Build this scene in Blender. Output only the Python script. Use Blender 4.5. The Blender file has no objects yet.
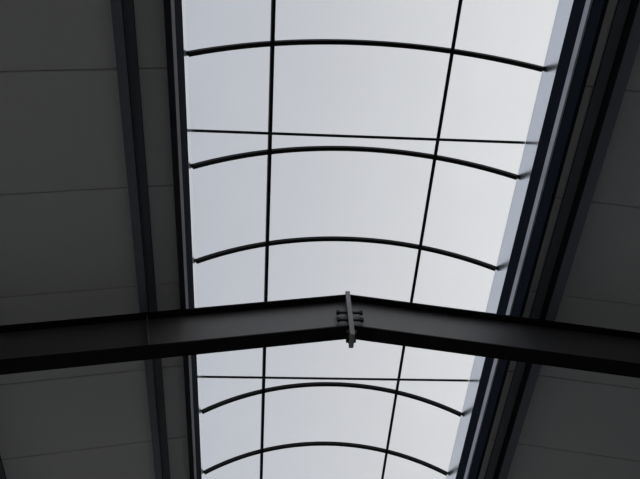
import bpy, bmesh, math
from mathutils import Matrix, Vector

SC = bpy.context.scene
COL = SC.collection

# ------------------------------------------------------------------ measured layout (metres, camera at z = 0)
FOC = 751.283                      # focal length in pixels of the 640 px frame
PITCH, YAW, ROLL = 0.975444, -0.122166, -0.074293
CAM_X = -0.78873
FLOOR_Z = -1.6
SPRING, HALF, RISE = 6.0, 1.495, 0.4669       # skylight arch: springing height, half width, rise
RIB_Y, RIB_S = 2.22945, 1.04522               # first rib in the photo and the rib spacing
K = 0.178712                                  # roof pitch
SLOPE = math.atan(K)
ROOF_Z = 5.65                                 # underside of the roof panels, taken at the ridge line
RAD = (HALF ** 2 + RISE ** 2) / (2 * RISE)
CZ = SPRING + RISE - RAD                      # arch centre height
WALL_X, Y_BACK, Y_FRONT = 8.2, -7.0, 15.0
RIB_FIRST, RIB_LAST = -3, 8


# ------------------------------------------------------------------ materials
def new_mat(name):
    m = bpy.data.materials.new(name)
    m.use_nodes = True
    nt = m.node_tree
    b = nt.nodes.get('Principled BSDF')
    return m, nt, b


def paint(name, col, rough=0.5, metallic=0.0, ior=1.5, var=0.12, scale=6.0, stretch=(1, 1, 1), bump=0.0, spec=0.5):
    """Plain coated surface with slight uneven dirt and roughness."""
    m, nt, b = new_mat(name)
    N, Lk = nt.nodes, nt.links
    tc = N.new('ShaderNodeTexCoord')
    mp = N.new('ShaderNodeMapping')
    mp.inputs['Scale'].default_value = stretch
    no = N.new('ShaderNodeTexNoise')
    no.inputs['Scale'].default_value = scale
    no.inputs['Detail'].default_value = 5
    Lk.new(tc.outputs['Object'], mp.inputs['Vector'])
    Lk.new(mp.outputs['Vector'], no.inputs['Vector'])
    mx = N.new('ShaderNodeMix')
    mx.data_type = 'RGBA'
    mx.inputs['A'].default_value = (*[c * (1 - var) for c in col], 1)
    mx.inputs['B'].default_value = (*[min(1, c * (1 + var)) for c in col], 1)
    Lk.new(no.outputs['Fac'], mx.inputs['Factor'])
    Lk.new(mx.outputs['Result'], b.inputs['Base Color'])
    b.inputs['Roughness'].default_value = rough
    b.inputs['Metallic'].default_value = metallic
    b.inputs['IOR'].default_value = ior
    b.inputs['Specular IOR Level'].default_value = spec
    if bump:
        bp = N.new('ShaderNodeBump')
        bp.inputs['Strength'].default_value = bump
        bp.inputs['Distance'].default_value = 0.01
        Lk.new(no.outputs['Fac'], bp.inputs['Height'])
        Lk.new(bp.outputs['Normal'], b.inputs['Normal'])
    return m


def poly_mat():
    """Clear-to-milky multiwall polycarbonate: mostly see-through, partly scattering, faint flutes."""
    m, nt, b = new_mat('polycarbonate')
    N, Lk = nt.nodes, nt.links
    N.remove(b)
    out = N['Material Output']
    tc = N.new('ShaderNodeTexCoord')
    no = N.new('ShaderNodeTexNoise')
    no.inputs['Scale'].default_value = 1.6
    no.inputs['Detail'].default_value = 4
    Lk.new(tc.outputs['Object'], no.inputs['Vector'])
    wv = N.new('ShaderNodeTexWave')
    wv.bands_direction = 'Y'
    wv.inputs['Scale'].default_value = 12.0
    wv.inputs['Distortion'].default_value = 0.4
    Lk.new(tc.outputs['Object'], wv.inputs['Vector'])
    ad = N.new('ShaderNodeMath')
    ad.operation = 'MULTIPLY_ADD'
    ad.inputs[1].default_value = 0.25
    Lk.new(wv.outputs['Fac'], ad.inputs[0])
    Lk.new(no.outputs['Fac'], ad.inputs[2])
    mx = N.new('ShaderNodeMix')
    mx.data_type = 'RGBA'
    mx.inputs['A'].default_value = (0.915, 0.92, 0.93, 1)
    mx.inputs['B'].default_value = (0.945, 0.95, 0.955, 1)
    Lk.new(ad.outputs[0], mx.inputs['Factor'])
    tr = N.new('ShaderNodeBsdfTransparent')
    tl = N.new('ShaderNodeBsdfTranslucent')
    Lk.new(mx.outputs['Result'], tr.inputs['Color'])
    Lk.new(mx.outputs['Result'], tl.inputs['Color'])
    ms = N.new('ShaderNodeMixShader')
    ms.inputs[0].default_value = 0.10
    Lk.new(tr.outputs[0], ms.inputs[1])
    Lk.new(tl.outputs[0], ms.inputs[2])
    Lk.new(ms.outputs[0], out.inputs['Surface'])
    return m


M_POLY = poly_mat()
M_RIB = paint('dark_anodised_aluminium', (0.012, 0.012, 0.014), 0.6, spec=0.15, var=0.15)
M_BEAM = paint('shaded_beam_steel', (0.014, 0.0135, 0.014), 0.6, spec=0.12, var=0.12, scale=3, bump=0.05)  # beam flanges: the shade on their undersides is put into this colour
M_WEB = paint('skylit_beam_steel', (0.12, 0.117, 0.116), 0.45, ior=2.0, var=0.08, scale=3)  # same beam steel, lightened to stand in for skylight on the web
M_PLATE = paint('grey_primer_steel', (0.40, 0.395, 0.395), 0.5, var=0.2, scale=14)
M_BOLT = paint('black_bolt_steel', (0.012, 0.012, 0.013), 0.4, var=0.2, scale=20)
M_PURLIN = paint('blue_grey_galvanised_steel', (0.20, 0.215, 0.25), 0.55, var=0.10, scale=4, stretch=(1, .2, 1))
M_PURLIN_WEB = paint('shaded_purlin_steel', (0.045, 0.046, 0.062), 0.65, spec=0.1, var=0.15, scale=4, stretch=(1, .2, 1))  # purlin steel darkened in colour to stand in for shade
M_CURB = paint('dark_blue_grey_steel_sheet', (0.022, 0.026, 0.036), 0.8, spec=0.0, var=0.2, scale=5)
M_FLASH = paint('bright_aluminium_flashing', (0.81, 0.82, 0.83), 0.22, metallic=1.0, var=0.05, scale=3)
M_LIP = paint('bare_zinc_strip', (0.42, 0.42, 0.46), 0.4, metallic=0.2, var=0.18, scale=8, stretch=(1, .3, 1))
M_WORN_LIT = paint('worn_lit_zinc', (0.105, 0.103, 0.11), 0.7, spec=0.15, var=0.55, scale=9, stretch=(1, .35, 1))  # uneven wear, plus a paler tone standing in for light on this side
M_ROOF = paint('light_grey_roof_panel', (0.78, 0.78, 0.77), 0.6, var=0.04, scale=1.2)
M_FLOOR = paint('concrete_floor', (0.50, 0.495, 0.48), 0.7, var=0.15, scale=1.5)
M_WALL_PALE = paint('pale_wall_cladding', (0.80, 0.80, 0.79), 0.6, var=0.05, scale=1.0)  # unseen left wall, made pale to bounce light onto the left ceiling
M_WALL = paint('dark_wall_cladding', (0.15, 0.15, 0.15), 0.6, var=0.05, scale=1.0)  # unseen walls, toned dark so less light bounces to the right ceiling


# ------------------------------------------------------------------ object helpers
def obj(name, bm, mat, parent=None, smooth=False):
    bmesh.ops.recalc_face_normals(bm, faces=bm.faces[:])
    me = bpy.data.meshes.new(name)
    bm.to_mesh(me)
    bm.free()
    me.materials.append(mat)
    if smooth:
        for p in me.polygons:
            p.use_smooth = True
        me.set_sharp_from_angle(angle=math.radians(35))
    o = bpy.data.objects.new(name, me)
    COL.objects.link(o)
    if parent:
        o.parent = parent
    return o


def thing(name, label, cat, loc=(0, 0, 0), group=None):
    o = bpy.data.objects.new(name, None)
    o.empty_display_size = 0.2
    COL.objects.link(o)
    o.location = loc
    o['label'] = label
    o['category'] = cat
    if group:
        o['group'] = group
    return o


def prism(bm, poly, axis, a, b):
    """Extrude a closed outline; axis 'y': outline is (x, z); axis 'x': outline is (y, z)."""
    def P(u, v, t):
        return (u, t, v) if axis == 'y' else (t, u, v)
    A = [bm.verts.new(P(u, v, a)) for u, v in poly]
    B = [bm.verts.new(P(u, v, b)) for u, v in poly]
    n = len(poly)
    bm.faces.new(A)
    bm.faces.new(B)
    for i in range(n):
        bm.faces.new((A[i], A[(i + 1) % n], B[(i + 1) % n], B[i]))
    return bm


def pr(poly, axis, a, b):
    return prism(bmesh.new(), poly, axis, a, b)


def rect(x0, x1, z0, z1):
    return [(x0, z0), (x1, z0), (x1, z1), (x0, z1)]


def box(x0, x1, y0, y1, z0, z1, bm=None):
    return prism(bm if bm is not None else bmesh.new(), rect(x0, x1, z0, z1), 'y', y0, y1)


def slope_bar(x0, x1, y0, y1, zlo, zhi, bm=None):
    """Bar that follows the roof pitch: zlo / zhi are heights at the ridge, falling with |x|."""
    bm = bm if bm is not None else bmesh.new()
    P = [(x0, zlo - K * abs(x0)), (x1, zlo - K * abs(x1)), (x1, zhi - K * abs(x1)), (x0, zhi - K * abs(x0))]
    return prism(bm, P, 'y', y0, y1)


def cyl(p, q, r, n=16, bm=None):
    bm = bm if bm is not None else bmesh.new()
    p, q = Vector(p), Vector(q)
    d = (q - p).normalized()
    u = d.orthogonal().normalized()
    w = d.cross(u)
    A = [bm.verts.new(p + r * (math.cos(2 * math.pi * i / n) * u + math.sin(2 * math.pi * i / n) * w)) for i in range(n)]
    B = [bm.verts.new(v.co + (q - p)) for v in A]
    bm.faces.new(A)
    bm.faces.new(B)
    for i in range(n):
        bm.faces.new((A[i], A[(i + 1) % n], B[(i + 1) % n], B[i]))
    return bm


A_END = math.asin(HALF / RAD)


def arc(r_in, r_out, y0, y1, n=56, a0=-A_END, a1=A_END):
    pts = []
    for i in range(n + 1):
        t = a0 + (a1 - a0) * i / n
        pts.append((r_out * math.sin(t), CZ + r_out * math.cos(t)))
    for i in range(n, -1, -1):
        t = a0 + (a1 - a0) * i / n
        pts.append((r_in * math.sin(t), CZ + r_in * math.cos(t)))
    bm = bmesh.new()
    m = n + 1
    rings = []
    for y in (y0, y1):
        rings.append([bm.verts.new((u, y, v)) for u, v in pts])
    A, B = rings
    tot = len(pts)
    for i in range(n):                       # end faces as quads
        for Q in (A, B):
            bm.faces.new((Q[i], Q[i + 1], Q[tot - 2 - i], Q[tot - 1 - i]))
    for i in range(tot):
        bm.faces.new((A[i], A[(i + 1) % tot], B[(i + 1) % tot], B[i]))
    return bm


def shifted(o, dy):
    o.location.y += dy
    return o


# ------------------------------------------------------------------ the setting
def struct(name, bm, mat):
    o = obj(name, bm, mat)
    o['kind'] = 'structure'
    return o


struct('floor', box(-WALL_X, WALL_X, Y_BACK, Y_FRONT, FLOOR_Z - 0.2, FLOOR_Z), M_FLOOR)
wall_top = ROOF_Z - K * WALL_X
for nm, s in (('wall_left', -1), ('wall_right', 1)):
    bm = bmesh.new()
    xa, xb = sorted((s * WALL_X, s * (WALL_X + 0.15)))
    top = wall_top + 0.1 - (K * 0.15)
    # unseen daylight opening, added in the left wall to brighten the ceiling
    sill = 2.6 if s < 0 else 4.3
    box(xa, xb, Y_BACK, Y_FRONT, FLOOR_Z - 0.2, FLOOR_Z + sill, bm)
    box(xa, xb, Y_BACK, Y_FRONT, FLOOR_Z + 4.3, top, bm)
    for k in range(5 if s < 0 else 0):
        yy = Y_BACK + k * (Y_FRONT - Y_BACK - 0.3) / 4
        box(xa, xb, yy, yy + 0.3, FLOOR_Z + 2.6, FLOOR_Z + 4.3, bm)
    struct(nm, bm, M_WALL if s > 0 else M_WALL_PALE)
for nm, y in (('wall_back', Y_BACK - 0.15), ('wall_front', Y_FRONT)):
    bm = bmesh.new()
    for s in (-1, 1):
        for xa, xb, zb in ((2.6, WALL_X, FLOOR_Z - 0.2), (0.0, 2.6, FLOOR_Z + 4.4)):  # unseen gate openings, added to let more daylight into the hall
            P = [(s * xa, zb), (s * xb, zb), (s * xb, ROOF_Z + 0.05 - K * xb), (s * xa, ROOF_Z + 0.05 - K * xa)]
            prism(bm, P, 'y', y, y + 0.15)
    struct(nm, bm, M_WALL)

# roof panels, one metre wide, laid down the slope, joints at the measured places
JOINT_Y = 2.1537 * 5.65 / 5.75
PANEL = 1.0
GAP = 0.009
for nm, s in (('ceiling_left', -1), ('ceiling_right', 1)):
    root = bpy.data.objects.new(nm, None)
    COL.objects.link(root)
    root['kind'] = 'structure'
    j = math.floor((Y_BACK - JOINT_Y) / PANEL)
    y = JOINT_Y + j * PANEL
    first = None
    xa, xb = 1.535, WALL_X + 0.3
    while y < Y_FRONT:
        if first is None:
            # tray with chamfered lower edges, so that two neighbours meet in a small V joint,
            # and a full-width upper skin
            bm = bmesh.new()
            yy0, yy1 = 0.0, PANEL
            sec = [(GAP * .5, 0.005), (GAP * .5 + 0.005, 0.0), (PANEL - GAP * .5 - 0.005, 0.0), (PANEL - GAP * .5, 0.005),
                   (PANEL - GAP * .5, 0.03), (PANEL, 0.03), (PANEL, 0.1), (0, 0.1), (0, 0.03), (GAP * .5, 0.03)]
            A = [bm.verts.new((s * xa, u, ROOF_Z - K * xa + v)) for u, v in sec]
            B = [bm.verts.new((s * xb, u, ROOF_Z - K * xb + v)) for u, v in sec]
            bm.faces.new(A)
            bm.faces.new(B)
            for i in range(len(sec)):
                bm.faces.new((A[i], A[(i + 1) % len(sec)], B[(i + 1) % len(sec)], B[i]))
            o = first = obj('roof_panel', bm, M_ROOF, root)
        else:
            o = first.copy()
            COL.objects.link(o)
            o.parent = root
        o.location.y = y
        y += PANEL

SKY0 = RIB_Y + RIB_FIRST * RIB_S
SKY1 = RIB_Y + RIB_LAST * RIB_S
for nm, ya, yb in (('ceiling_back', Y_BACK, SKY0 - 0.04), ('ceiling_front', SKY1 + 0.04, Y_FRONT)):
    bm = bmesh.new()
    for s in (-1, 1):
        slope_bar(0, s * 1.535, ya, yb, ROOF_Z, ROOF_Z + 0.1, bm)
    struct(nm, bm, M_ROOF)

# ------------------------------------------------------------------ the barrel skylight
sky = thing('barrel_skylight', 'long arched barrel skylight of milky plastic sheets on thin black ribs along the roof ridge',
            'skylight', (0, RIB_Y, SPRING))
TO = Matrix.Translation((0, -RIB_Y, -SPRING))


def skypart(name, bm, mat, parent=sky, smooth=False):
    if parent is sky:
        bm.transform(TO)
    o = obj(name, bm, mat, parent, smooth)
    return o


RIB_W, RIB_D = 0.038, 0.037
rib = skypart('arched_rib', arc(RAD - RIB_D, RAD, RIB_Y - RIB_W / 2, RIB_Y + RIB_W / 2), M_RIB, smooth=True)
for i in range(RIB_FIRST, RIB_LAST + 1):
    if i:
        o = rib.copy()
        COL.objects.link(o)
        o.parent = sky
        o.location.y = i * RIB_S
sheet = skypart('glazing_sheet', arc(RAD + 0.0005, RAD + 0.0165, RIB_Y + 0.004, RIB_Y + RIB_S - 0.004), M_POLY, smooth=True)
for i in range(RIB_FIRST, RIB_LAST):
    if i:
        o = sheet.copy()
        COL.objects.link(o)
        o.parent = sky
        o.location.y = i * RIB_S
for xg in (-0.8061, 0.7806):
    t = math.asin(xg / RAD)
    dt = 0.0155 / RAD
    skypart('glazing_bar', arc(RAD - 0.034, RAD - 0.001, SKY0, SKY1, 2, t - dt, t + dt), M_RIB)
ROD_Z = SPRING + 0.03
for yr in (3.0012 * ROD_Z / (SPRING + .1542), 6.0295 * ROD_Z / (SPRING + .1542)):
    bm = cyl((-HALF, yr, ROD_Z - 0.03 * 0), (HALF, yr, ROD_Z), 0.0125)
    r_ = skypart('tie_rod', bm, M_RIB, smooth=True)

# the upright sides of the skylight: bright flashing above, dark sheet below
for s in (-1, 1):
    xi, xo = s * HALF, s * (HALF + 0.035)
    lo = 5.715 if s > 0 else 5.79
    f = skypart('upstand_flashing', box(min(xi, xo), max(xi, xo), SKY0, SKY1, lo, SPRING + 0.012), M_FLASH)
    f['label'] = 'bright reflective metal flashing under the arch ends'
    zc = 5.372
    lo = 5.715 if s > 0 else 5.79
    c = skypart('upstand_sheet', box(min(xi, xo), max(xi, xo), SKY0, SKY1, zc, lo), M_CURB)
    c['label'] = 'dark metal sheet below the bright flashing'
    if s > 0:
        # a bare metal strip folded out along the lower edge of the dark sheet
        sec = [(HALF - 0.012, 5.368), (HALF - 0.0005, 5.36), (HALF - 0.0005, 5.466), (HALF - 0.006, 5.466)]
        d = skypart('drip_strip', pr(sec, 'y', SKY0, SKY1), M_LIP)
        d['label'] = 'thin light metal strip along the lower edge'
for y in (SKY0 - 0.04, SKY1):
    bm = arc(0.05, RAD + 0.017, y, y + 0.04, 40)
    bm.free()
    n = 40
    P = [(HALF + 0.035, 5.372), (HALF + 0.035, SPRING)]
    for i in range(n + 1):
        t = A_END - 2 * A_END * i / n
        P.append(((RAD + 0.017) * math.sin(t), CZ + (RAD + 0.017) * math.cos(t)))
    P += [(-HALF - 0.035, SPRING), (-HALF - 0.035, 5.372)]
    e = skypart('end_plate', pr(P, 'y', y, y + 0.04), M_CURB)


# ------------------------------------------------------------------ purlins
def purlin(name, label, cat, group, x_web, side, depth, flange, y0, y1, mweb, mfl, zed=False, plumb=False, lip=0.018, th=0.004):
    """C or Z section running along the hall; web at x_web, bottom flange pointing to `side`; sits on the rafter."""
    zb = RAFTER_TOP - K * abs(x_web - AX) + 0.001
    root = thing(name, label, cat, (x_web, (y0 + y1) / 2, zb), group)
    ang = 0.0 if plumb else (-SLOPE if x_web > 0 else SLOPE)
    R = Matrix.Rotation(-ang, 4, 'Y')
    ya, yb = y0 - (y0 + y1) / 2, y1 - (y0 + y1) / 2

    def add(nm, xa, xb, za, zz, mat):
        bm = box(min(xa, xb), max(xa, xb), ya, yb, za, zz)
        bm.transform(R)
        return obj(nm, bm, mat, root)
    w = side * th
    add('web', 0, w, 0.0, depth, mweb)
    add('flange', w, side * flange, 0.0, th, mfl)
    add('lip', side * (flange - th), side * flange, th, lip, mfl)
    if zed:                                       # Z section: the top flange points the other way
        add('flange', 0, -side * flange, depth - th, depth, mfl)
        add('lip', -side * (flange - th), -side * flange, depth - lip, depth - th, mweb)
    else:                                         # C section
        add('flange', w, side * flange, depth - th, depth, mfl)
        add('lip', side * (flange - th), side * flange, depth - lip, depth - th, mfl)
    return root


AX = -0.045                        # the ridge joint stands a little left of the skylight's centre line
RAFTER_TOP = 5.4336 + 0.0135
RAFTER_Y = 4.3359
G = 'roof purlins'
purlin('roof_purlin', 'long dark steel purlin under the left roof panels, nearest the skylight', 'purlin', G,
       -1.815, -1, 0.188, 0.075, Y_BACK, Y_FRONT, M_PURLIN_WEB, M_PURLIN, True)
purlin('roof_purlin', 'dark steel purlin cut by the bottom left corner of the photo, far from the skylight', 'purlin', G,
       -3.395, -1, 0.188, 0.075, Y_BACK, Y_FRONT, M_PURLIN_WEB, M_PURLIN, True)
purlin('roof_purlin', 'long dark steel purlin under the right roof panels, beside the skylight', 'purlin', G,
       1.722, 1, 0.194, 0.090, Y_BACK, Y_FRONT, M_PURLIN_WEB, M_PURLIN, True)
G = 'purlins trimming the skylight opening'
purlin('edge_purlin', 'steel edge purlin with a worn face tinted pale as if lit along the left side of the skylight', 'purlin', G,
       -1.497, -1, 0.180, 0.050, Y_BACK, Y_FRONT, M_WORN_LIT, M_PURLIN_WEB, plumb=True)
purlin('edge_purlin', 'dark steel edge purlin below the light strip on the right side of the skylight', 'purlin', G,
       1.497, 1, 0.180, 0.030, Y_BACK, Y_FRONT, M_CURB, M_CURB, plumb=True)

# ------------------------------------------------------------------ the rafter
raf = thing('steel_rafter', 'dark grey steel roof beam crossing under the skylight with a bolted ridge joint', 'beam',
            (AX, RAFTER_Y, RAFTER_TOP))
ZT, HW, TF, FB, TW = 5.4336, 0.4191, 0.0135, 0.0755, 0.009
for s in (-1, 1):
    half = bpy.data.objects.new('rafter_half', None)
    COL.objects.link(half)
    half.parent = raf
    half['label'] = ('left' if s < 0 else 'right') + ' half of the beam, falling away from the ridge joint'
    x0, x1 = s * 0.02, s * (WALL_X + 0.03 - s * AX)

    def sb(a, b, ya, yb, zl, zh):
        return slope_bar(a, b, ya, yb, zl - RAFTER_TOP, zh - RAFTER_TOP)
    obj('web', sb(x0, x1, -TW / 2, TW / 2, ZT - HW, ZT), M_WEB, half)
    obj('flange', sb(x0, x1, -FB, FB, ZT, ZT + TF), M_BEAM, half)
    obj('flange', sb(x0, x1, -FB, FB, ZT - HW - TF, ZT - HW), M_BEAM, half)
    # end plate at the ridge: a little taller than the beam, hanging below the bottom flange
    xa, xb = sorted((0.0, s * 0.02))
    obj('ridge_plate', box(xa, xb, -FB - 0.004, FB + 0.004, 4.885 - RAFTER_TOP, 5.486 - RAFTER_TOP), M_PLATE, half)
    # bolts through the plate: washer, hexagonal nut and thread end on each side
    for yy, zz, ln in ((-0.045, 5.215, 0.12), (-0.045, 5.115, 0.12), (0.045, 5.215, 0.07), (0.045, 5.115, 0.07), (-0.045, 4.945, 0.044), (0.045, 4.945, 0.044)):
        z = zz - RAFTER_TOP
        bm = cyl((s * 0.02, yy, z), (s * 0.025, yy, z), 0.026, 20)
        cyl((s * 0.025, yy, z), (s * ln, yy, z), 0.012, 12, bm)
        cyl((s * max(0.026, ln - 0.03), yy, z), (s * (ln - 0.002), yy, z), 0.024, 6, bm)
        obj('bolt', bm, M_BOLT, half)
    if s < 0:
        xs = -1.79 - AX
        for yy in (-1, 1):
            ya, yb = sorted((yy * TW / 2, yy * (FB - 0.012)))
            zb, zt = ZT - HW - RAFTER_TOP - K * abs(xs), ZT - RAFTER_TOP - K * abs(xs)
            ld = HW * math.sin(SLOPE) * math.cos(SLOPE) / 2      # square to the sloping flanges
            kd = K * ld
            bm = pr([(xs + ld - 0.005, zb + kd), (xs + ld + 0.005, zb + kd), (xs - ld + 0.005, zt - kd), (xs - ld - 0.005, zt - kd)], 'y', ya, yb)
            obj('stiffener', bm, M_WEB, half)

# ------------------------------------------------------------------ sky
w = bpy.data.worlds.new('overcast_sky')
SC.world = w
w.use_nodes = True
nt = w.node_tree
N, Lk = nt.nodes, nt.links
bg = N['Background']
tc = N.new('ShaderNodeTexCoord')
sp = N.new('ShaderNodeSeparateXYZ')
Lk.new(tc.outputs['Generated'], sp.inputs[0])
mr = N.new('ShaderNodeMapRange')
mr.inputs['From Min'].default_value = -0.4
mr.inputs['From Max'].default_value = 0.5
Lk.new(sp.outputs['X'], mr.inputs['Value'])
cr = N.new('ShaderNodeValToRGB')
el = cr.color_ramp.elements
el[0].position, el[0].color = 0.0, (0.47, 0.515, 0.60, 1)
el[1].position, el[1].color = 1.0, (0.94, 0.94, 0.935, 1)
for p, c in ((0.30, (0.53, 0.55, 0.605)), (0.55, (0.66, 0.665, 0.69)), (0.80, (0.84, 0.845, 0.855))):
    e = el.new(p)
    e.color = (*c, 1)
Lk.new(mr.outputs['Result'], cr.inputs['Fac'])
no = N.new('ShaderNodeTexNoise')                      # soft cloud cover
no.inputs['Scale'].default_value = 2.2
no.inputs['Detail'].default_value = 3
Lk.new(tc.outputs['Generated'], no.inputs['Vector'])
m2 = N.new('ShaderNodeMapRange')
m2.inputs['To Min'].default_value = 0.94
m2.inputs['To Max'].default_value = 1.06
Lk.new(no.outputs['Fac'], m2.inputs['Value'])
mu = N.new('ShaderNodeMix')
mu.data_type = 'RGBA'
mu.blend_type = 'MULTIPLY'
mu.inputs['Factor'].default_value = 1.0
Lk.new(cr.outputs['Color'], mu.inputs['A'])
Lk.new(m2.outputs['Result'], mu.inputs['B'])
gz = N.new('ShaderNodeMapRange')                      # open ground below the horizon
gz.inputs['From Min'].default_value = -0.02
gz.inputs['From Max'].default_value = 0.03
Lk.new(sp.outputs['Z'], gz.inputs['Value'])
gm = N.new('ShaderNodeMix')
gm.data_type = 'RGBA'
gm.inputs['A'].default_value = (0.16, 0.155, 0.15, 1)
Lk.new(gz.outputs['Result'], gm.inputs['Factor'])
Lk.new(mu.outputs['Result'], gm.inputs['B'])
Lk.new(gm.outputs['Result'], bg.inputs['Color'])
bg.inputs['Strength'].default_value = 1.0

# ------------------------------------------------------------------ camera
cp, sn = math.cos(PITCH), math.sin(PITCH)
f, u, r = Vector((0, cp, sn)), Vector((0, -sn, cp)), Vector((1, 0, 0))
Z = Matrix.Rotation(YAW, 3, 'Z')
f, u, r = Z @ f, Z @ u, Z @ r
c, s_ = math.cos(ROLL), math.sin(ROLL)
r, u = c * r + s_ * u, -s_ * r + c * u
cam = bpy.data.cameras.new('camera')
cam.sensor_fit = 'HORIZONTAL'
cam.sensor_width = 36.0
cam.lens = FOC / 640 * 36.0
co = bpy.data.objects.new('camera', cam)
COL.objects.link(co)
Mx = Matrix((r, u, -f)).transposed().to_4x4()
Mx.translation = (CAM_X, 0, 0)
co.matrix_world = Mx
SC.camera = co

SC.view_settings.view_transform = 'Standard'
SC.view_settings.look = 'None'
SC.view_settings.exposure = 0.0
SC.view_settings.gamma = 1.0
SC.view_settings.use_curve_mapping = False
SC.cycles.max_bounces = 10
SC.cycles.diffuse_bounces = 6
SC.cycles.transparent_max_bounces = 16
SC.cycles.sample_clamp_indirect = 4.0
SC.cycles.use_denoising = True
